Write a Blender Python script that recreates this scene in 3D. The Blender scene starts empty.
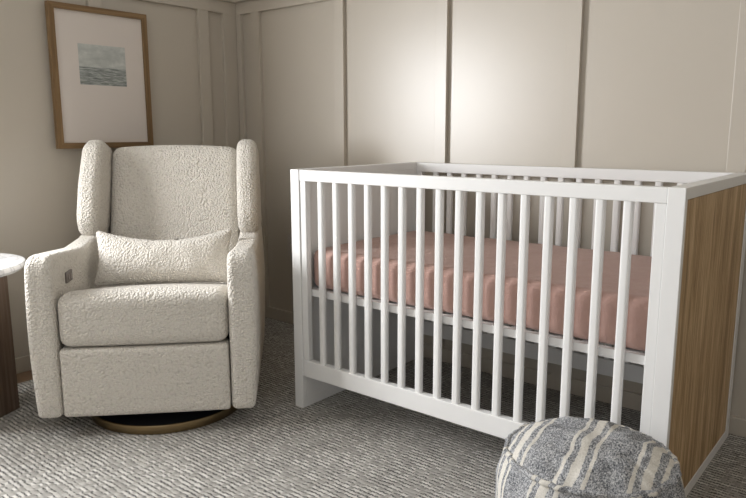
import bpy, bmesh, math, random
from mathutils import Vector, Matrix, noise
random.seed(7)
S = bpy.context.scene
COL = S.collection

# ------------------------------------------------------------------ camera
CAM = Vector((1.82338509, -1.74231407, 1.05218787))
FPX, YAW, PITCH, ROLL = 678.7374, -0.6874, 0.1716, -0.0023
cam_d = bpy.data.cameras.new('camera'); cam = bpy.data.objects.new('camera', cam_d); COL.objects.link(cam)
fw = Vector((math.sin(YAW)*math.cos(PITCH), math.cos(YAW)*math.cos(PITCH), -math.sin(PITCH)))
r_ = Vector((math.cos(YAW), -math.sin(YAW), 0)); u_ = r_.cross(fw)
rr = r_*math.cos(ROLL) + u_*math.sin(ROLL); uu = -r_*math.sin(ROLL) + u_*math.cos(ROLL)
M = Matrix((rr, uu, -fw)).transposed().to_4x4(); M.translation = CAM
cam.matrix_world = M
cam_d.sensor_width = 36; cam_d.lens = FPX/746*36; cam_d.clip_start = 0.05
S.camera = cam

# ------------------------------------------------------------------ light and exposure
S.view_settings.view_transform = 'Standard'; S.view_settings.look = 'None'
S.view_settings.gamma = 1; S.view_settings.use_curve_mapping = False
S.view_settings.exposure = 0.06
world = bpy.data.worlds.new('daylight'); S.world = world; world.use_nodes = True
world.node_tree.nodes['Background'].inputs[0].default_value = (0.62, 0.76, 1.0, 1)
world.node_tree.nodes['Background'].inputs[1].default_value = 1.0

WX, WY = -1.245, 0.808          # left wall plane, back wall plane
RX, FY, CZ = 3.0, -3.3, 2.45    # right wall, wall behind the camera, ceiling
WIN1 = (-2.02, -0.94, 0.85, 1.95)   # window in the left wall: y0, y1, z0, z1
WIN2 = (1.25, 2.55, 0.80, 2.05)   # window in the wall behind the camera: x0, x1, z0, z1

def area(name, loc, rot, sx, sy, power, col):
    d = bpy.data.lights.new(name, 'AREA'); d.shape = 'RECTANGLE'; d.size = sx; d.size_y = sy
    d.energy = power; d.color = col
    o = bpy.data.objects.new(name, d); COL.objects.link(o); o.location = loc; o.rotation_euler = rot
    return o
area('window_daylight', (WX-0.13, (WIN1[0]+WIN1[1])/2, (WIN1[2]+WIN1[3])/2), (0, math.radians(-90), 0),
     WIN1[3]-WIN1[2]-.1, WIN1[1]-WIN1[0]-.1, 108, (0.97, 0.98, 1.0))
area('window_daylight_rear', ((WIN2[0]+WIN2[1])/2, FY+0.02, (WIN2[2]+WIN2[3])/2), (math.radians(90), 0, 0),
     WIN2[1]-WIN2[0]-.1, WIN2[3]-WIN2[2]-.1, 13, (0.95, 0.97, 1.0))

# ------------------------------------------------------------------ material helpers
class NT:
    def __init__(s, name):
        s.m = bpy.data.materials.new(name); s.m.use_nodes = True
        s.t = s.m.node_tree; s.b = s.t.nodes['Principled BSDF']
    def n(s, typ, **kw):
        nd = s.t.nodes.new('ShaderNode'+typ)
        for k, v in kw.items():
            if k.startswith('i_'):
                key = k[2:]; key = int(key) if key.isdigit() else key.replace('_', ' ')
                s.put(nd.inputs[key], v)
            else: setattr(nd, k, v)
        return nd
    def put(s, sock, v):
        if hasattr(v, 'is_linked') or hasattr(v, 'links'): s.t.links.new(v, sock)
        else: sock.default_value = v
    def math(s, op, a, b=None, c=None, clamp=False):
        nd = s.t.nodes.new('ShaderNodeMath'); nd.operation = op; nd.use_clamp = clamp
        s.put(nd.inputs[0], a)
        if b is not None: s.put(nd.inputs[1], b)
        if c is not None: s.put(nd.inputs[2], c)
        return nd.outputs[0]
    def mix(s, f, a, b):
        nd = s.t.nodes.new('ShaderNodeMix'); nd.data_type = 'RGBA'
        s.put(nd.inputs[0], f); s.put(nd.inputs[6], a); s.put(nd.inputs[7], b)
        return nd.outputs[2]
    def coord(s, scale=(1,1,1), rot=(0,0,0), loc=(0,0,0)):
        c = s.n('TexCoord'); mp = s.n('Mapping')
        s.t.links.new(c.outputs['Object'], mp.inputs[0])
        mp.inputs['Scale'].default_value = scale; mp.inputs['Rotation'].default_value = rot; mp.inputs['Location'].default_value = loc
        return mp.outputs[0]
    def noise(s, vec, scale, detail=3, rough=.5, dist=0):
        nd = s.n('TexNoise'); s.put(nd.inputs['Vector'], vec); nd.inputs['Scale'].default_value = scale
        nd.inputs['Detail'].default_value = detail; nd.inputs['Roughness'].default_value = rough; nd.inputs['Distortion'].default_value = dist
        return nd.outputs[0]
    def ramp(s, f, stops):
        nd = s.n('ValToRGB'); s.put(nd.inputs[0], f); e = nd.color_ramp.elements
        while len(e) < len(stops): e.new(0.5)
        for i, (p, c) in enumerate(stops):
            e[i].position = p; e[i].color = (*c, 1) if len(c) == 3 else c
        return nd.outputs[0]
    def bump(s, h, strength, dist):
        nd = s.n('Bump'); s.put(nd.inputs['Height'], h); nd.inputs['Strength'].default_value = strength
        nd.inputs['Distance'].default_value = dist; s.t.links.new(nd.outputs[0], s.b.inputs['Normal'])
    def base(s, col, rough=.5, metal=0, spec=.5):
        s.put(s.b.inputs['Base Color'], (*col, 1) if isinstance(col, tuple) and len(col) == 3 else col)
        s.put(s.b.inputs['Roughness'], rough); s.b.inputs['Metallic'].default_value = metal
        s.b.inputs['Specular IOR Level'].default_value = spec
        return s.m

def paint(name, col, rough, bs=.15, scale=260, spec=.5):
    t = NT(name); v = t.coord(); nz = t.noise(v, scale, 2)
    t.bump(nz, bs, .001)
    return t.base(col, rough, 0, spec)

M_WALL = paint('greige_satin_paint', (0.485, 0.437, 0.366), .37, .12, 220, 1.0)
M_UPPER = paint('pale_wall_paint', (0.62, 0.59, 0.55), .6)
M_CEIL = paint('ceiling_paint', (0.78, 0.77, 0.74), .8)
M_WHITE = paint('crib_white_lacquer', (0.79, 0.785, 0.77), .38, .05, 80)
M_PLATE = paint('outlet_plastic', (0.52, 0.48, 0.43), .35, 0, 50)
M_BLACK = paint('black_plastic', (0.012, 0.012, 0.014), .5)
M_SLOT = paint('socket_slot', (0.05, 0.045, 0.04), .6)
M_BUTTON = paint('pewter_button', (0.16, 0.135, 0.12), .4)
M_BUTTON2 = paint('pewter_button_light', (0.30, 0.26, 0.24), .35)

def m_boucle():
    t = NT('ivory_boucle'); v = t.coord()
    vo = t.n('TexVoronoi'); t.put(vo.inputs['Vector'], v); vo.inputs['Scale'].default_value = 125; vo.inputs['Randomness'].default_value = 1
    wob = t.noise(v, 90, 3, .6)
    h = t.math('ADD', t.math('MULTIPLY', vo.outputs['Distance'], -1.0), t.math('MULTIPLY', wob, .25))
    t.bump(h, 1.0, .006)
    c = t.ramp(vo.outputs['Distance'], [(0.0, (0.73, 0.69, 0.625)), (0.6, (0.70, 0.66, 0.595)), (1.0, (0.56, 0.52, 0.46))])
    t.b.inputs['Sheen Weight'].default_value = .15
    return t.base(c, .95, 0, .15)
M_BOUCLE = m_boucle()

def m_oak(name, c1, c2, c3, axis='Z', k=1.0, rough=.5):
    t = NT(name)
    sc = {'Z': (60*k, 60*k, 2.2*k), 'X': (2.2*k, 60*k, 60*k), 'Y': (60*k, 2.2*k, 60*k)}[axis]
    v = t.coord(sc); n1 = t.noise(v, 1.0, 5, .6, .6)
    sc2 = tuple(a*.13 for a in sc); n2 = t.noise(t.coord(sc2), 1.0, 3, .5, .8)
    f = t.math('ADD', t.math('MULTIPLY', n1, .65), t.math('MULTIPLY', n2, .45))
    c = t.ramp(f, [(.36, c1), (.52, c2), (.68, c3)])
    t.bump(n1, .25, .001)
    return t.base(c, rough, 0, .35)
M_WALNUT = m_oak('crib_oak_veneer', (0.15, 0.088, 0.042), (0.40, 0.26, 0.125), (0.68, 0.50, 0.30), 'Z', 3.2, .5)
M_FRAME = m_oak('frame_oak', (0.10, 0.058, 0.026), (0.19, 0.115, 0.052), (0.27, 0.175, 0.085), 'Z', 1, .5)
M_FRAMEH = m_oak('frame_oak_horizontal', (0.10, 0.058, 0.026), (0.19, 0.115, 0.052), (0.27, 0.175, 0.085), 'Y', 1, .5)
M_TABLEWOOD = m_oak('table_dark_wood', (0.06, 0.038, 0.026), (0.12, 0.08, 0.055), (0.19, 0.135, 0.10), 'Z', 1, .5)
M_BRASS = NT('aged_brass').base((0.25, 0.185, 0.10), .38, 1)

def m_marble():
    t = NT('white_marble'); v = t.coord(); n1 = t.noise(v, 6, 6, .6, 1.6)
    vein = t.math('ABSOLUTE', t.math('SUBTRACT', n1, .5))
    c = t.ramp(vein, [(0.0, (0.55, 0.55, 0.56)), (0.03, (0.76, 0.76, 0.76)), (0.2, (0.82, 0.82, 0.82))])
    return t.base(c, .25)
M_MARBLE = m_marble()

def m_floor():
    t = NT('wood_floor'); co = t.coord((1,1,1)); 
    br = t.n('TexBrick'); t.put(br.inputs['Vector'], co)
    br.inputs['Scale'].default_value = 1; br.inputs['Brick Width'].default_value = 1.4; br.inputs['Row Height'].default_value = .13
    br.inputs['Mortar Size'].default_value = .002
    br.inputs['Color1'].default_value = (0.20, 0.125, 0.075, 1); br.inputs['Color2'].default_value = (0.28, 0.18, 0.11, 1); br.inputs['Mortar'].default_value = (0.05, 0.03, 0.02, 1)
    g = t.noise(t.coord((3, 50, 50)), 1, 4, .6)
    c = t.mix(t.math('MULTIPLY', g, .5), br.outputs[0], (0.14, 0.085, 0.05, 1))
    return t.base(c, .4)
M_FLOOR = m_floor()

def m_rug():
    # loops woven in rows along x; every row has dark and pale dashes; loops are round on top
    t = NT('woven_wool_rug')
    c = t.n('TexCoord'); sx = t.n('SeparateXYZ'); t.t.links.new(c.outputs['Object'], sx.inputs[0])
    wob = t.noise(c.outputs['Object'], 9, 2)
    wob2 = t.noise(c.outputs['Object'], 60, 2)
    wob3 = t.noise(t.coord((1, 1, 1), loc=(3, 7, 0)), 28, 1)
    y = t.math('ADD', sx.outputs[1], t.math('ADD', t.math('MULTIPLY', wob3, .011), t.math('MULTIPLY', wob2, .006)))
    x = t.math('ADD', sx.outputs[0], t.math('ADD', t.math('MULTIPLY', wob, -.02), t.math('MULTIPLY', wob2, .008)))
    P, Q = .0165, .0170
    row = t.math('FLOOR', t.math('DIVIDE', y, P))
    fy = t.math('FRACT', t.math('DIVIDE', y, P))
    xo = t.math('ADD', t.math('DIVIDE', x, Q), t.math('MULTIPLY', row, .5))
    colm = t.math('FLOOR', xo); fx = t.math('FRACT', xo)
    cell = t.n('CombineXYZ'); t.put(cell.inputs[0], colm); t.put(cell.inputs[1], row)
    wn = t.n('TexWhiteNoise'); wn.noise_dimensions = '2D'; t.t.links.new(cell.outputs[0], wn.inputs['Vector'])
    # dash gap between rows: dark line of the recess colour (dark yarn)
    dy = t.math('ABSOLUTE', t.math('SUBTRACT', fy, .5)); dx = t.math('ABSOLUTE', t.math('SUBTRACT', fx, .5))
    darkband = t.math('LESS_THAN', t.math('SUBTRACT', .5, dy), .22)
    inside = t.math('LESS_THAN', dx, .40)
    streak = t.noise(t.coord((9, 2.4, 1)), 1, 2, .5)
    big = t.noise(t.coord((2.2, 2.2, 1)), 1, 2, .5)
    thr = t.math('SUBTRACT', 1.22, t.math('ADD', t.math('MULTIPLY', streak, 1.15), t.math('MULTIPLY', big, .5)))
    pres = t.math('GREATER_THAN', t.math('MULTIPLY', wn.outputs['Value'], 1.0), thr)
    dash = t.math('MULTIPLY', t.math('MULTIPLY', darkband, inside), t.math('ADD', t.math('MULTIPLY', pres, .75), .12))
    wool = t.ramp(wn.outputs['Value'], [(0, (0.30, 0.287, 0.262)), (.5, (0.43, 0.412, 0.378)), (1, (0.60, 0.58, 0.54))])
    col = t.mix(dash, wool, (0.035, 0.033, 0.034, 1))
    h = t.math('SUBTRACT', 1.0, t.math('ADD', t.math('POWER', t.math('MULTIPLY', dy, 2), 2.0), t.math('MULTIPLY', t.math('POWER', t.math('MULTIPLY', dx, 2), 4.0), .5)))
    h = t.math('ADD', h, t.math('MULTIPLY', wob2, .5))
    t.bump(h, .8, .003)
    return t.base(col, .95, 0, .1)
M_RUG = m_rug()

def m_sheet():
    t = NT('dusty_pink_muslin'); v = t.coord()
    n1 = t.noise(t.coord((30, 12, 12)), 1, 6, .7, 1.5); n2 = t.noise(v, 420, 2)
    h = t.math('ADD', n1, t.math('MULTIPLY', n2, .12))
    t.bump(h, .45, .012)
    c = t.mix(t.noise(v, 30, 3), (0.43, 0.27, 0.225, 1), (0.51, 0.335, 0.285, 1))
    t.b.inputs['Sheen Weight'].default_value = .2
    return t.base(c, .9, 0, .15)
M_SHEET = m_sheet()

def m_pouf(name, turn, off):
    t = NT(name); c = t.n('TexCoord'); sx = t.n('SeparateXYZ'); t.put(sx.inputs[0], t.coord(rot=(0, 0, turn)))
    wob = t.noise(c.outputs['Object'], 7, 2)
    s = t.math('ADD', t.math('ADD', sx.outputs[0], t.math('MULTIPLY', t.math('SUBTRACT', wob, .5), .03)), off)
    per = .142
    u = t.math('MULTIPLY', t.math('SUBTRACT', t.math('FRACT', t.math('ADD', t.math('DIVIDE', s, per), .5)), .5), per)  # -per/2..per/2
    a = t.math('ABSOLUTE', u)
    edge = t.math('MULTIPLY', t.math('SUBTRACT', t.noise(c.outputs['Object'], 160, 2), .5), .006)
    a2 = t.math('ADD', a, edge)
    wide = t.math('LESS_THAN', a2, .0095)
    thin = t.math('LESS_THAN', t.math('ABSOLUTE', t.math('SUBTRACT', a2, .027)), .0040)
    stripe = t.math('MAXIMUM', wide, thin)
    g = t.noise(t.coord((1, .45, 1)), 330, 3, .7)
    g2 = t.noise(c.outputs['Object'], 22, 3, .6)
    gf = t.math('ADD', t.math('MULTIPLY', g, .8), t.math('MULTIPLY', g2, .22))
    grey = t.ramp(gf, [(.38, (0.06, 0.065, 0.075)), (.50, (0.26, 0.265, 0.275)), (.61, (0.58, 0.58, 0.58))])
    cream = t.ramp(g, [(.3, (0.56, 0.53, 0.47)), (.6, (0.72, 0.69, 0.63))])
    t.bump(t.math('ADD', t.math('MULTIPLY', g, .6), t.math('MULTIPLY', stripe, .3)), .7, .004)
    return t.base(t.mix(stripe, grey, cream), .95, 0, .1)
M_POUF = m_pouf('striped_heather_weave', 0, -.003)
M_POUF_SIDE = m_pouf('striped_heather_weave_side', math.radians(38), .06)

def m_sea():
    # a printed seascape: pale clouded sky above a level horizon, darker rippled water (object space: y across, z up)
    t = NT('seascape_print'); c = t.n('TexCoord'); sx = t.n('SeparateXYZ'); t.t.links.new(c.outputs['Object'], sx.inputs[0])
    z = sx.outputs[2]
    cl = t.noise(t.coord((1, 16, 34)), 1, 5, .6)
    sky = t.ramp(cl, [(.30, (0.38, 0.395, 0.38)), (.52, (0.47, 0.49, 0.465)), (.72, (0.60, 0.61, 0.58))])
    wv = t.noise(t.coord((1, 22, 190)), 1, 4, .65, .4)
    sea = t.ramp(wv, [(.34, (0.13, 0.145, 0.14)), (.5, (0.27, 0.29, 0.275)), (.68, (0.50, 0.52, 0.50))])
    m = t.math('LESS_THAN', z, 0.0)
    return t.base(t.mix(m, sky, sea), .5)
M_SEA = m_sea()
M_MAT = paint('mat_board', (0.66, 0.60, 0.55), .7)

def m_glass():
    t = NT('window_glass'); t.base((1,1,1), .02); t.b.inputs['Transmission Weight'].default_value = 1; t.b.inputs['IOR'].default_value = 1.45
    return t.m
M_GLASS = m_glass()

# ------------------------------------------------------------------ object helpers
def link(name, bm, mat, parent=None, smooth=False, loc=None, rot=None):
    me = bpy.data.meshes.new(name); bm.normal_update(); bm.to_mesh(me); bm.free()
    me.materials.append(mat)
    if smooth:
        for f in me.polygons: f.use_smooth = True
    o = bpy.data.objects.new(name, me); COL.objects.link(o)
    if parent: o.parent = parent
    if loc is not None: o.location = loc
    if rot is not None: o.rotation_euler = rot
    return o
def tag(o, label=None, cat=None, group=None, kind=None):
    for k, v in (('label', label), ('category', cat), ('group', group), ('kind', kind)):
        if v: o[k] = v
    return o
def empty(name, loc, rz, label, cat, group=None):
    o = bpy.data.objects.new(name, None); COL.objects.link(o); o.location = loc; o.rotation_euler = (0, 0, rz)
    o.empty_display_size = .1
    return tag(o, label, cat, group)
def box(bm, x0, x1, y0, y1, z0, z1):
    v = [bm.verts.new(p) for p in ((x0,y0,z0),(x1,y0,z0),(x1,y1,z0),(x0,y1,z0),(x0,y0,z1),(x1,y0,z1),(x1,y1,z1),(x0,y1,z1))]
    for q in ((3,2,1,0),(4,5,6,7),(0,1,5,4),(1,2,6,5),(2,3,7,6),(3,0,4,7)): bm.faces.new([v[i] for i in q])
def bx(name, b, mat, parent=None, bev=.0, seg=2):
    """a bevelled box given by world/parent-space bounds, origin at its centre"""
    cx, cy, cz = (b[0]+b[1])/2, (b[2]+b[3])/2, (b[4]+b[5])/2
    bm = bmesh.new(); box(bm, b[0]-cx, b[1]-cx, b[2]-cy, b[3]-cy, b[4]-cz, b[5]-cz)
    if bev: bmesh.ops.bevel(bm, geom=bm.edges[:], offset=bev, segments=seg, profile=.5, affect='EDGES')
    return link(name, bm, mat, parent, False, (cx, cy, cz))
def struct(name, b, mat, bev=0):
    return tag(bx(name, b, mat, None, bev), kind='structure')
def soft_box(hx, hy, hz, r, n=(20,20,20), fn=None):
    """rounded box, dense grid, optional deformer fn(p)->p"""
    bm = bmesh.new(); H = (hx, hy, hz); cache = {}
    def axis(h, k):
        out = []
        for i in range(k+1):
            u = -1+2*i/k
            out.append(math.sin(u*math.pi/2)*.55*h + u*.45*h)
        return out
    A = [axis(H[i], n[i]) for i in range(3)]
    def V(i, j, k):
        key = (i, j, k)
        if key in cache: return cache[key]
        q = Vector((A[0][i], A[1][j], A[2][k]))
        inn = Vector([max(-(H[a]-r), min(H[a]-r, q[a])) for a in range(3)])
        d = q-inn
        if d.length > 1e-9: q = inn + d.normalized()*r
        if fn: q = fn(q)
        cache[key] = bm.verts.new(q); return cache[key]
    nx, ny, nz = n
    for i in range(nx):
        for j in range(ny):
            bm.faces.new((V(i,j,0), V(i,j+1,0), V(i+1,j+1,0), V(i+1,j,0)))
            bm.faces.new((V(i,j,nz), V(i+1,j,nz), V(i+1,j+1,nz), V(i,j+1,nz)))
    for i in range(nx):
        for k in range(nz):
            bm.faces.new((V(i,0,k), V(i+1,0,k), V(i+1,0,k+1), V(i,0,k+1)))
            bm.faces.new((V(i,ny,k), V(i,ny,k+1), V(i+1,ny,k+1), V(i+1,ny,k)))
    for j in range(ny):
        for k in range(nz):
            bm.faces.new((V(0,j,k), V(0,j,k+1), V(0,j+1,k+1), V(0,j+1,k)))
            bm.faces.new((V(nx,j,k), V(nx,j+1,k), V(nx,j+1,k+1), V(nx,j,k+1)))
    return bm
def fillet(pts, seg=6):
    """closed polygon of (a, b, r) -> list of points with rounded corners, long sides subdivided"""
    out = []; n = len(pts)
    for i in range(n):
        p0 = Vector(pts[i-1][:2]); p = Vector(pts[i][:2]); p1 = Vector(pts[(i+1) % n][:2]); r = pts[i][2]
        d0 = (p0-p).normalized(); d1 = (p1-p).normalized()
        ang = d0.angle(d1); t = min(r/math.tan(ang/2), (p0-p).length*.48, (p1-p).length*.48)
        a = p+d0*t; b = p+d1*t
        for k in range(seg+1):
            u = k/seg; out.append(a*(1-u)**2 + p*2*u*(1-u) + b*u*u)
    res = []
    for i in range(len(out)):
        a, b = out[i], out[(i+1) % len(out)]
        k = max(1, int((b-a).length/.03))
        for j in range(k): res.append(a.lerp(b, j/k))
    return res
def pad(prof, x0, x1, r, bulge=.006, fn=None):
    """upholstered slab: profile in (y,z) swept over x with rounded rims and a slight crown"""
    P = fillet(prof); n = len(P)
    area2 = sum(P[i].x*P[(i+1) % n].y-P[(i+1) % n].x*P[i].y for i in range(n))
    if area2 < 0: P.reverse()
    N = []
    for i in range(n):
        d = (P[(i+1) % n]-P[i-1]).normalized(); N.append(Vector((d.y, -d.x)))
    c = sum(P, Vector((0, 0)))/n
    rings = []
    K = 6
    for k in range(K+1):
        a = math.pi/2*k/K; rings.append((x0 + r*(1-math.sin(a)), r*(1-math.cos(a)), 0))
    left = [(x, o, 0) for x, o, _ in reversed(rings)]
    bm = bmesh.new(); R = []
    def ring(x, off, sc):
        vs = []
        for i in range(n):
            p = P[i]-N[i]*off; p = c+(p-c)*sc
            q = Vector((x, p.x, p.y)); vs.append(bm.verts.new(fn(q) if fn else q))
        return vs
    seq = []
    for sc in (.12, .35, .6, .8, .93): seq.append((x0 - bulge*(1-sc**2)+0, r, sc))
    for k in range(K+1):
        a = math.pi/2*k/K; seq.append((x0 + r*(1-math.cos(a)), r*(1-math.sin(a)), 1))
    mid = 6
    for k in range(1, mid): seq.append((x0+r+(x1-x0-2*r)*k/mid, 0, 1))
    for k in range(K, -1, -1):
        a = math.pi/2*k/K; seq.append((x1 - r*(1-math.cos(a)), r*(1-math.sin(a)), 1))
    for sc in (.93, .8, .6, .35, .12): seq.append((x1 + bulge*(1-sc**2), r, sc))
    for s in seq: R.append(ring(*s))
    for a, b in zip(R, R[1:]):
        for i in range(n): bm.faces.new((a[i], b[i], b[(i+1) % n], a[(i+1) % n]))
    bm.faces.new(R[0]); bm.faces.new(list(reversed(R[-1])))
    bmesh.ops.recalc_face_normals(bm, faces=bm.faces[:])
    return bm
def lathe(prof, n=64, cap=True):
    bm = bmesh.new(); R = []
    for r, z in prof:
        R.append([bm.verts.new((r*math.cos(2*math.pi*i/n), r*math.sin(2*math.pi*i/n), z)) for i in range(n)])
    for a, b in zip(R, R[1:]):
        for i in range(n): bm.faces.new((a[i], a[(i+1) % n], b[(i+1) % n], b[i]))
    if cap: bm.faces.new(list(reversed(R[0]))); bm.faces.new(R[-1])
    bmesh.ops.recalc_face_normals(bm, faces=bm.faces[:])
    return bm
def auto(o, ang=35):
    for f in o.data.polygons: f.use_smooth = True
    o.data.set_sharp_from_angle(angle=math.radians(ang))
    return o

# ------------------------------------------------------------------ the room
T = .12
struct('floor', (WX-.2, RX+T, FY-T, WY+T, -.068, -.008), M_FLOOR)
struct('ceiling', (WX-.2, RX+T, FY-T, WY+T, CZ, CZ+.1), M_CEIL)
SPL = 1.76
def wall_with_hole(name, ax, pl0, pl1, a0, a1, hole, mat, z0=-.008, z1=CZ):
    bm = bmesh.new()
    rects = [(a0, a1, z0, z1)] if not hole else [(a0, hole[0], z0, z1), (hole[1], a1, z0, z1), (hole[0], hole[1], z0, hole[2]), (hole[0], hole[1], hole[3], z1)]
    for p, q, r0, r1 in rects:
        if ax == 'x': box(bm, pl0, pl1, p, q, r0, r1)
        else: box(bm, p, q, pl0, pl1, r0, r1)
    return tag(link(name, bm, mat), kind='structure')
wall_with_hole('wall_left', 'x', WX-.2, WX, FY, WY, WIN1, M_WALL)
wall_with_hole('wall_back', 'y', WY, WY+T, WX-T, RX+T, None, M_WALL)
wall_with_hole('wall_right', 'x', RX, RX+T, FY, WY, None, M_WALL)
wall_with_hole('wall_front', 'y', FY-T, FY, WX-T, RX+T, WIN2, M_WALL)

nt = [0]
def trim(b, bev=.0015, mat=M_WALL):
    nt[0] += 1
    return struct('trim_%d' % nt[0], b, mat, bev)
TH = .021
RZ0, RZ1 = 1.682, 1.745
trim((WX+TH, RX, WY-TH, WY, RZ0, RZ1)); trim((WX, WX+TH, FY, WY, RZ0, RZ1))          # top rails
trim((WX, RX, WY-.042, WY, RZ1, RZ1+.014)); trim((WX, WX+.042, FY, WY-.042, RZ1, RZ1+.014))   # ledge caps
trim((WX, RX, WY-.006, WY, RZ1+.014, CZ), 0, M_UPPER); trim((WX, WX+.006, FY, WY-.006, RZ1+.014, CZ), 0, M_UPPER)
BB = .062
for x0, x1 in ((WX+TH, -1.188), (-1.10, -1.040), (-.497, -.437), (.098, .158), (.694, .754), (1.285, 1.345), (1.885, 1.945), (2.485, 2.545)):
    trim((x0, x1, WY-TH, WY, BB, RZ0))
for y0, y1 in ((.700, WY-TH), (.538, .602), (-.064, .000), (-.664, -.600)):
    trim((WX, WX+TH, y0, y1, BB, RZ0))
struct('baseboard_back', (WX+.015, RX, WY-.015, WY, -.008, BB), M_WALL, .002)
struct('baseboard_left', (WX, WX+.015, FY, WY, -.008, BB), M_WALL, .002)

def window(idx, ax, plane, w):
    a0, a1, z0, z1 = w; bm = bmesh.new(); f = .045; d0, d1 = plane
    def b(p, q, r0, r1, e0=d0, e1=d1):
        if ax == 'x': box(bm, e0, e1, p, q, r0, r1)
        else: box(bm, p, q, e0, e1, r0, r1)
    b(a0, a0+f, z0, z1); b(a1-f, a1, z0, z1); b(a0+f, a1-f, z0, z0+f); b(a0+f, a1-f, z1-f, z1)
    b(a0+f, a1-f, (z0+z1)/2-.02, (z0+z1)/2+.02)
    o = tag(link('window_%d' % idx, bm, M_WHITE), kind='structure')
    m = (d0+d1)/2; bm = bmesh.new()
    if ax == 'x': box(bm, m-.002, m+.002, a0+f, a1-f, z0+f, z1-f)
    else: box(bm, a0+f, a1-f, m-.002, m+.002, z0+f, z1-f)
    g = link('pane', bm, M_GLASS, o)
window(1, 'x', (WX-.19, WX-.14), WIN1)
window(2, 'y', (FY-.10, FY-.05), WIN2)

# ------------------------------------------------------------------ rug
bm = bmesh.new(); box(bm, -1.085, 2.7, -2.9, WY-.02, -.0078, 0)
tag(link('area_rug', bm, M_RUG), 'large cream wool rug woven with dark dashes, covering the floor', 'rug')

# ------------------------------------------------------------------ crib
L, D, H, PW = 1.37, .764, .916, .043
crib = empty('crib', (0, 0, 0), 0, 'white slatted baby crib with oak end panels by the back wall', 'crib')
for side in (0, 1):
    xo = 0 if side == 0 else L - PW
    bm = bmesh.new()
    xs = (xo+.004, xo+PW) if side == 0 else (xo, xo+PW-.004)
    FB, BK, TP, BT = .02, .046, .03, .035
    box(bm, xs[0], xs[1], FB, D-BK, BT, H-TP)                       # core board
    def q(y0, y1, z0, z1):
        box(bm, xo, xo+PW, y0, y1, z0, z1)
    q(0, FB, 0, H); q(D-BK, D, 0, H); q(FB, D-BK, H-TP, H); q(FB, D-BK, 0, BT)
    e = link('end_panel', bm, M_WHITE, crib)
    md = e.modifiers.new('bevel', 'BEVEL'); md.width = .0018; md.segments = 2; md.limit_method = 'ANGLE'
    tag(e, 'white end panel, solid to the floor')
    if side == 0: ins = bx('wood_inset', (xo+.0018, xo+.004, FB+.001, D-BK-.001, BT+.001, H-TP-.001), M_WALNUT, e)
    else: ins = bx('wood_inset', (xo+PW-.004, xo+PW-.0018, FB+.001, D-BK-.001, BT+.001, H-TP-.001), M_WALNUT, e)
    tag(ins, 'brown oak veneer inset')
    xi = xo+PW if side == 0 else xo
    for z in (.235, .85):
        bm = lathe([(.0045, 0), (.0045, .002), (.003, .003)], 16)
        b_ = link('bolt', bm, M_SLOT, e, False, (xi, .046, z), (0, math.radians(90 if side == 0 else -90), 0))
def rail_frame(y0, y1):
    bx('top_rail', (PW+.0006, L-PW-.0006, y0, y1, .875, H-.001), M_WHITE, crib, .0025)
    bx('bottom_rail', (PW+.0006, L-PW-.0006, y0, y1, .130, .195), M_WHITE, crib, .0025)
    bx('stile', (PW+.0012, .072, y0+.002, y1-.001, .195, .875), M_WHITE, crib, .0025)
    bx('stile', (L-.072, L-PW-.0012, y0+.002, y1-.001, .195, .875), M_WHITE, crib, .0025)
rail_frame(.003, .031); rail_frame(D-.031, D-.003)
first = None
for y in (.017, D-.017):
    for k in range(16):
        x = .1395 + k*.0727
        if not first:
            bm = bmesh.new(); box(bm, -.0128, .0128, -.0105, .0105, .195, .875)
            ed = [e for e in bm.edges if abs(e.verts[0].co.z-e.verts[1].co.z) > .1]
            bmesh.ops.bevel(bm, geom=ed, offset=.0075, segments=5, profile=.5, affect='EDGES')
            first = auto(link('slat', bm, M_WHITE, crib, False, (x, y, 0)), 40)
        else:
            s = first.copy(); COL.objects.link(s); s.parent = crib; s.location = (x, y, 0)
# mattress support: steel frame rails and cross straps
bm = bmesh.new()
box(bm, PW+.004, L-PW-.004, .034, .056, .443, .468); box(bm, PW+.004, L-PW-.004, D-.056, D-.034, .443, .468)
box(bm, PW+.004, PW+.026, .056, D-.056, .443, .468); box(bm, L-PW-.026, L-PW-.004, .056, D-.056, .443, .468)
for k in range(11):
    x = .13+k*.111; box(bm, x-.025, x+.025, .056, D-.056, .455, .466)
tag(link('mattress_support', bm, M_WHITE, crib), 'white metal mattress support frame')

def mfn(p):
    # puffed sides and a few soft sags of the fitted sheet
    n_ = noise.noise(Vector((p.x*7, p.y*7, p.z*6))) * .004 + noise.noise(Vector((p.x*22, p.y*16, p.z*3+4)))*.0018
    q = Vector(p); q.z += .004*(1-(p.y/.34)**2) + n_ if p.z > 0 else n_*.2
    if p.y < -.30: q.y += -abs(n_)*.4
    return q
bm = soft_box(.633, .337, .0745, .032, (90, 50, 16), mfn)
o = link('crib_mattress', bm, M_SHEET, None, True, (L/2, .382, .5435))
tag(o, 'crib mattress in a dusty pink fitted sheet inside the white crib', 'mattress')

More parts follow.
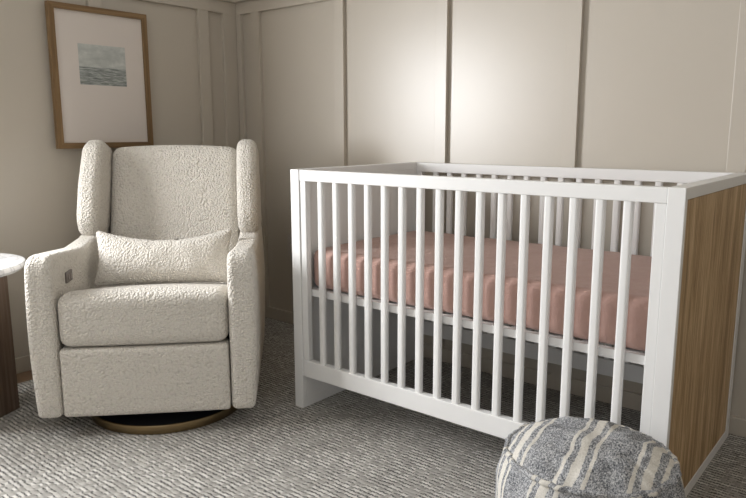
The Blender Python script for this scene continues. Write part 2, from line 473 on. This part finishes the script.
# ------------------------------------------------------------------ recliner
TH_C = math.radians(46.2)
ch = empty('recliner_chair', (-.429, -.301, 0), TH_C, 'ivory boucle wingback swivel recliner with track arms in the corner', 'armchair')
B = M_BOUCLE
arm_prof = [(-.292, .072, .02), (-.292, .648, .06), (.10, .611, .2), (.30, .622, .12), (.40, .64, .1), (.56, .66, .06), (.60, .45, .2), (.54, .072, .03)]
for s in (-1, 1):
    x0, x1 = (.289, .374) if s > 0 else (-.374, -.289)
    def afn(q, s=s):
        # arms splay a little at mid height, front rounds in
        z = q.z; k = math.sin(max(0, min(1, (z-.09)/.56))*math.pi)
        q.x += s*.010*k if abs(q.x) > .325 else 0
        return q
    a = link('arm', pad(arm_prof, x0, x1, .022, .002, afn), B, ch, True)
    if s < 0:
        p = link('power_button', soft_box(.003, .035, .0205, .003, (4, 8, 8)), M_BUTTON, a, True, (-.2855, -.118, .541))
        for dy in (-.012, .012):
            tag(link('control_key', soft_box(.002, .005, .010, .0018, (4, 4, 8)), M_BUTTON2, a, True, (-.2818, -.118+dy, .541)), 'paler grey key')
wing_prof = [(.305, .618, .06), (.275, .70, .09), (.335, .86, .3), (.425, 1.000, .05), (.49, 1.021, .05), (.62, .985, .07), (.66, .80, .2), (.625, .60, .04)]
for s in (-1, 1):
    x0, x1 = (.286, .374) if s > 0 else (-.374, -.286)
    def wfn(q, s=s):
        k = max(0, (q.z-.65)/.37); q.x -= s*.006*k
        return q
    link('wing', pad(wing_prof, x0, x1, .034, .004, wfn), B, ch, True)
def bfn(q):
    # reclined, crowned, arched at the top
    u = q.x/.283; v = (q.z+.30)/.60
    q = Vector(q)
    if q.z > 0: q.z += .014*(1-u*u)*max(0, v-.5)*2
    if q.y < 0: q.y -= .018*(1-u*u)*math.sin(max(0, min(1, v))*math.pi)
    return q
bk = link('backrest', soft_box(.2815, .075, .305, .045, (30, 10, 34), bfn), B, ch, True, (0, .525, .680), (math.radians(-19), 0, 0))
def sfn(q):
    u = q.x/.283; v = q.y/.335
    q = Vector(q)
    if q.z > 0: q.z += .012*(1-u*u)*(1-v*v*.6) + .012 - .20*max(0, q.y+.26)*(q.z/.087)
    if q.y < -.2: q.y -= .006*(1-u*u)
    return q
link('seat', soft_box(.286, .335, .087, .038, (34, 38, 14), sfn), B, ch, True, (0, .046, .407))
def ffn(q):
    q = Vector(q); u = q.x/.283; 
    if q.y < 0: q.y -= .004*(1-u*u)
    return q
link('footrest_panel', soft_box(.285, .04, .1225, .012, (30, 6, 18), ffn), B, ch, True, (0, -.250, .1955))
bm = bmesh.new(); box(bm, -.285, .285, -.205, .56, .092, .318)
tag(link('chassis', bm, M_BLACK, ch), 'black chassis under the seat')
link('back_shell', pad([(.54, .09, .02), (.59, .60, .3), (.63, .95, .04), (.675, .95, .04), (.66, .5, .2), (.585, .09, .02)], -.284, .284, .012, 0), B, ch, True)
# swivel base
pr_ = [(.291, .002), (.292, .004), (.292, .031), (.291, .033), (.284, .033), (.283, .031), (.283, .002)]
ring = bmesh.new(); RR = []
for r, z in pr_: RR.append([ring.verts.new((r*math.cos(2*math.pi*i/96), r*math.sin(2*math.pi*i/96), z)) for i in range(96)])
for k in range(len(RR)):
    a, b = RR[k], RR[(k+1) % len(RR)]
    for i in range(96): ring.faces.new((a[i], a[(i+1) % 96], b[(i+1) % 96], b[i]))
bmesh.ops.recalc_face_normals(ring, faces=ring.faces[:])
tag(auto(link('base_ring', ring, M_BRASS, ch, False, (.022, -.012, 0))), 'aged brass ring base')
tag(auto(link('swivel_base', lathe([(.2825, .002), (.2825, .028), (.12, .031), (.10, .038), (.10, .0925)], 96), M_BLACK, ch, False, (.022, -.012, 0))), 'black swivel base')

# lumbar pillow
def pfn(q):
    u = q.x/.266; v = q.z/.103
    e = max(abs(u), abs(v))
    th = max(.0, (1-abs(u)**3.0))**.55*max(.0, (1-abs(v)**2.6))**.6
    q = Vector(q)
    y = q.y/.06
    q.y = y*(.006+.062*th)
    q.x *= 1-.05*(1-v*v)**1 + .02*abs(v)
    q.z *= 1-.10*(1-u*u)*0 
    q.z += (-.030*(1-u*u) + .016*u*u)*max(0, v) + .006*(1-u*u)*max(0, -v)
    q.y += .004*noise.noise(Vector((q.x*14, 0, q.z*18)))
    for ux in (-.17, .17):
        if v > .3: q.y += .010*math.exp(-((u-ux)/.035)**2)*(v-.3) * (1 if q.y < 0 else -1)
    # the pillow bows to the seat back
    q.y += -.008*(u*u)
    return q
pil = link('lumbar_pillow', soft_box(.266, .06, .106, .022, (60, 10, 34), pfn), B, None, True)
cT, sT = math.cos(TH_C), math.sin(TH_C)
def cw(x, y, z): return (-.429 + x*cT - y*sT, -.301 + x*sT + y*cT, z)
pil.location = cw(.003, .155, .548); pil.rotation_euler = Matrix.Rotation(TH_C, 3, 'Z').to_4x4().to_3x3().to_euler()
pil.rotation_euler = (Matrix.Rotation(TH_C, 3, 'Z') @ Matrix.Rotation(math.radians(-20), 3, 'X')).to_euler()
tag(pil, 'ivory boucle lumbar pillow leaning on the seat of the armchair', 'pillow')

# ------------------------------------------------------------------ side table
st = empty('side_table', (-.874, -.862, 0), math.radians(-65), 'round white marble side table on a dark wood pedestal left of armchair', 'side table')
o = auto(link('table_top', lathe([(.20, .547), (.232, .552), (.247, .565), (.25, .575), (.247, .582), (.242, .584)], 96), M_MARBLE, st), 30)
tag(o, 'white marble top with undercut rim')
bm = bmesh.new(); box(bm, -.13, .13, -.13, .13, .0005, .547)
o = link('pedestal', bm, M_TABLEWOOD, st); md = o.modifiers.new('bevel', 'BEVEL'); md.width = .003; md.segments = 2
tag(o, 'dark brown wood pedestal')

# ------------------------------------------------------------------ ottoman
ot = empty('pouf_ottoman', (1.279, -.292, 0), math.radians(7.5), 'round grey and cream striped fabric pouf in front of the crib', 'ottoman')
def pouf_pt(r, z, a):
    x, y = r*math.cos(a), r*math.sin(a)
    return x, y, z
RB = .213
prof = []
for k in range(0, 40):                                     # side, slightly bellied
    t_ = k/39; z = .012 + .302*t_
    r = RB*(1 - .05*max(0, .5-t_)**2*4)
    if t_ > .55: r -= (RB-.186)*((t_-.55)/.45)**2.2
    if t_ < .06: r -= (.06-t_)*.35
    prof.append((r, z))
bm = bmesh.new(); n = 160; R = []
for r, z in prof:
    ringv = []
    for i in range(n):
        a = 2*math.pi*i/n; t_ = (z-.012)/.302
        w = noise.noise(Vector((math.cos(a)*5, math.sin(a)*5, z*9)))*.009 + noise.noise(Vector((math.cos(a)*16, math.sin(a)*16, z*10)))*.006*t_ + noise.noise(Vector((math.cos(a)*30, math.sin(a)*30, z*26)))*.008*max(0, t_-.45)*(1-t_)*4
        q = pouf_pt(r+w*(.4+.6*t_), z, a); ringv.append(bm.verts.new(q))
    R.append(ringv)
for a, b in zip(R, R[1:]):
    for i in range(n): bm.faces.new((a[i], a[(i+1) % n], b[(i+1) % n], b[i]))
bm.faces.new(list(reversed(R[0])))
bmesh.ops.recalc_face_normals(bm, faces=bm.faces[:])
side = link('side_panel', bm, M_POUF_SIDE, ot, True)
rim = [R_ for R_ in [None]]
bm = bmesh.new(); R = []; m = 36
def rimr(a):
    w = noise.noise(Vector((math.cos(a)*5, math.sin(a)*5, .314*9)))*.009 + noise.noise(Vector((math.cos(a)*16, math.sin(a)*16, 3.14)))*.006
    return .186 + w
for k in range(m):
    u = 1-k/m; ringv = []
    for i in range(n):
        a = 2*math.pi*i/n; r = rimr(a)*u
        z = .315 + .047*(1-u**2.4)**.8
        x, y = r*math.cos(a), r*math.sin(a)
        z += (noise.noise(Vector((x*14, y*14, 2)))*.009 + noise.noise(Vector((x*35, y*30, 5)))*.006*u)*(1-u**8)
        if k == 0: z -= .002
        ringv.append(bm.verts.new((x, y, z)))
    R.append(ringv)
for a, b in zip(R, R[1:]):
    for i in range(n): bm.faces.new((a[i], a[(i+1) % n], b[(i+1) % n], b[i]))
c_ = bm.verts.new((0, 0, .362))
for i in range(n): bm.faces.new((R[-1][i], R[-1][(i+1) % n], c_))
bmesh.ops.recalc_face_normals(bm, faces=bm.faces[:])
tag(link('top_panel', bm, M_POUF, ot, True), 'domed striped top panel')
bm = bmesh.new(); R = []
for i in range(n):                                          # welt over the seam
    a = 2*math.pi*i/n; r = rimr(a)
    R.append([bm.verts.new(((r+.0070*math.cos(b))*math.cos(a), (r+.0070*math.cos(b))*math.sin(a), .315+.0070*math.sin(b))) for b in [2*math.pi*j/10 for j in range(10)]])
for i in range(n):
    for j in range(10): bm.faces.new((R[i][j], R[(i+1) % n][j], R[(i+1) % n][(j+1) % 10], R[i][(j+1) % 10]))
bmesh.ops.recalc_face_normals(bm, faces=bm.faces[:])
link('seam_piping', bm, M_POUF_SIDE, ot, True)

# ------------------------------------------------------------------ framed picture
fy0, fy1, fz0, fz1, fd, fwid = -.266, .214, .978, 1.611, .026, .026
fc = (WX, (fy0+fy1)/2, fz0)
pic = empty('framed_picture', (WX, (fy0+fy1)/2, (fz0+fz1)/2), 0, 'oak framed seascape print with wide mat, hung on wall above the armchair', 'picture')
PB = TH
hy, hz = (fy1-fy0)/2, (fz1-fz0)/2
bm = bmesh.new()
def mitre(y0, z0, y1, z1, iy0, iz0, iy1, iz1):
    a = [(y0, z0), (y1, z1), (iy1, iz1), (iy0, iz0)]
    v0 = [bm.verts.new((PB+.0005, p, q)) for p, q in a]; v1 = [bm.verts.new((PB+fd, p, q)) for p, q in a]
    bm.faces.new(v1); bm.faces.new(list(reversed(v0)))
    for i in range(4): bm.faces.new((v0[i], v0[(i+1) % 4], v1[(i+1) % 4], v1[i]))
i_ = fwid
bm.free()
for nm_, mt_, q_ in (('frame_side', M_FRAME, (-hy, -hz, -hy, hz, -hy+i_, -hz+i_, -hy+i_, hz-i_)), ('frame_side', M_FRAME, (hy, -hz, hy, hz, hy-i_, -hz+i_, hy-i_, hz-i_)),
                     ('frame_rail', M_FRAMEH, (-hy, hz, hy, hz, -hy+i_, hz-i_, hy-i_, hz-i_)), ('frame_rail', M_FRAMEH, (-hy, -hz, hy, -hz, -hy+i_, -hz+i_, hy-i_, -hz+i_))):
    bm = bmesh.new(); mitre(*q_); bmesh.ops.recalc_face_normals(bm, faces=bm.faces[:]); link(nm_, bm, mt_, pic)
bx('mat_board', (PB+.001, PB+.016, -hy+i_-.002, hy-i_+.002, -hz+i_-.002, hz-i_+.002), M_MAT, pic)
zc = (fz0+fz1)/2; yc = (fy0+fy1)/2
bm = bmesh.new(); hzn = 1.345
box(bm, 0, .0012, -.139-yc, .092-yc, 1.266-hzn, 1.446-hzn)
tag(link('print', bm, M_SEA, pic, False, (PB+.016, 0, hzn-zc)), 'grey green seascape print')

# ------------------------------------------------------------------ wall outlet
out = bx('wall_outlet', (-.873, -.803, WY-.006, WY-.0002, .376, .492), M_PLATE, None, .002)
tag(out, 'greige outlet plate low on the back wall beside the crib post', 'outlet')
for dz in (-.02, .02):
    s = bx('socket', (-.017, .017, -.0045, -.003, dz-.014, dz+.014), M_PLATE, out, .001)
    for dx in (-.006, .006):
        bx('slot', (dx-.001, dx+.001, -.0008, .0006, -.005, .005), M_SLOT, s)
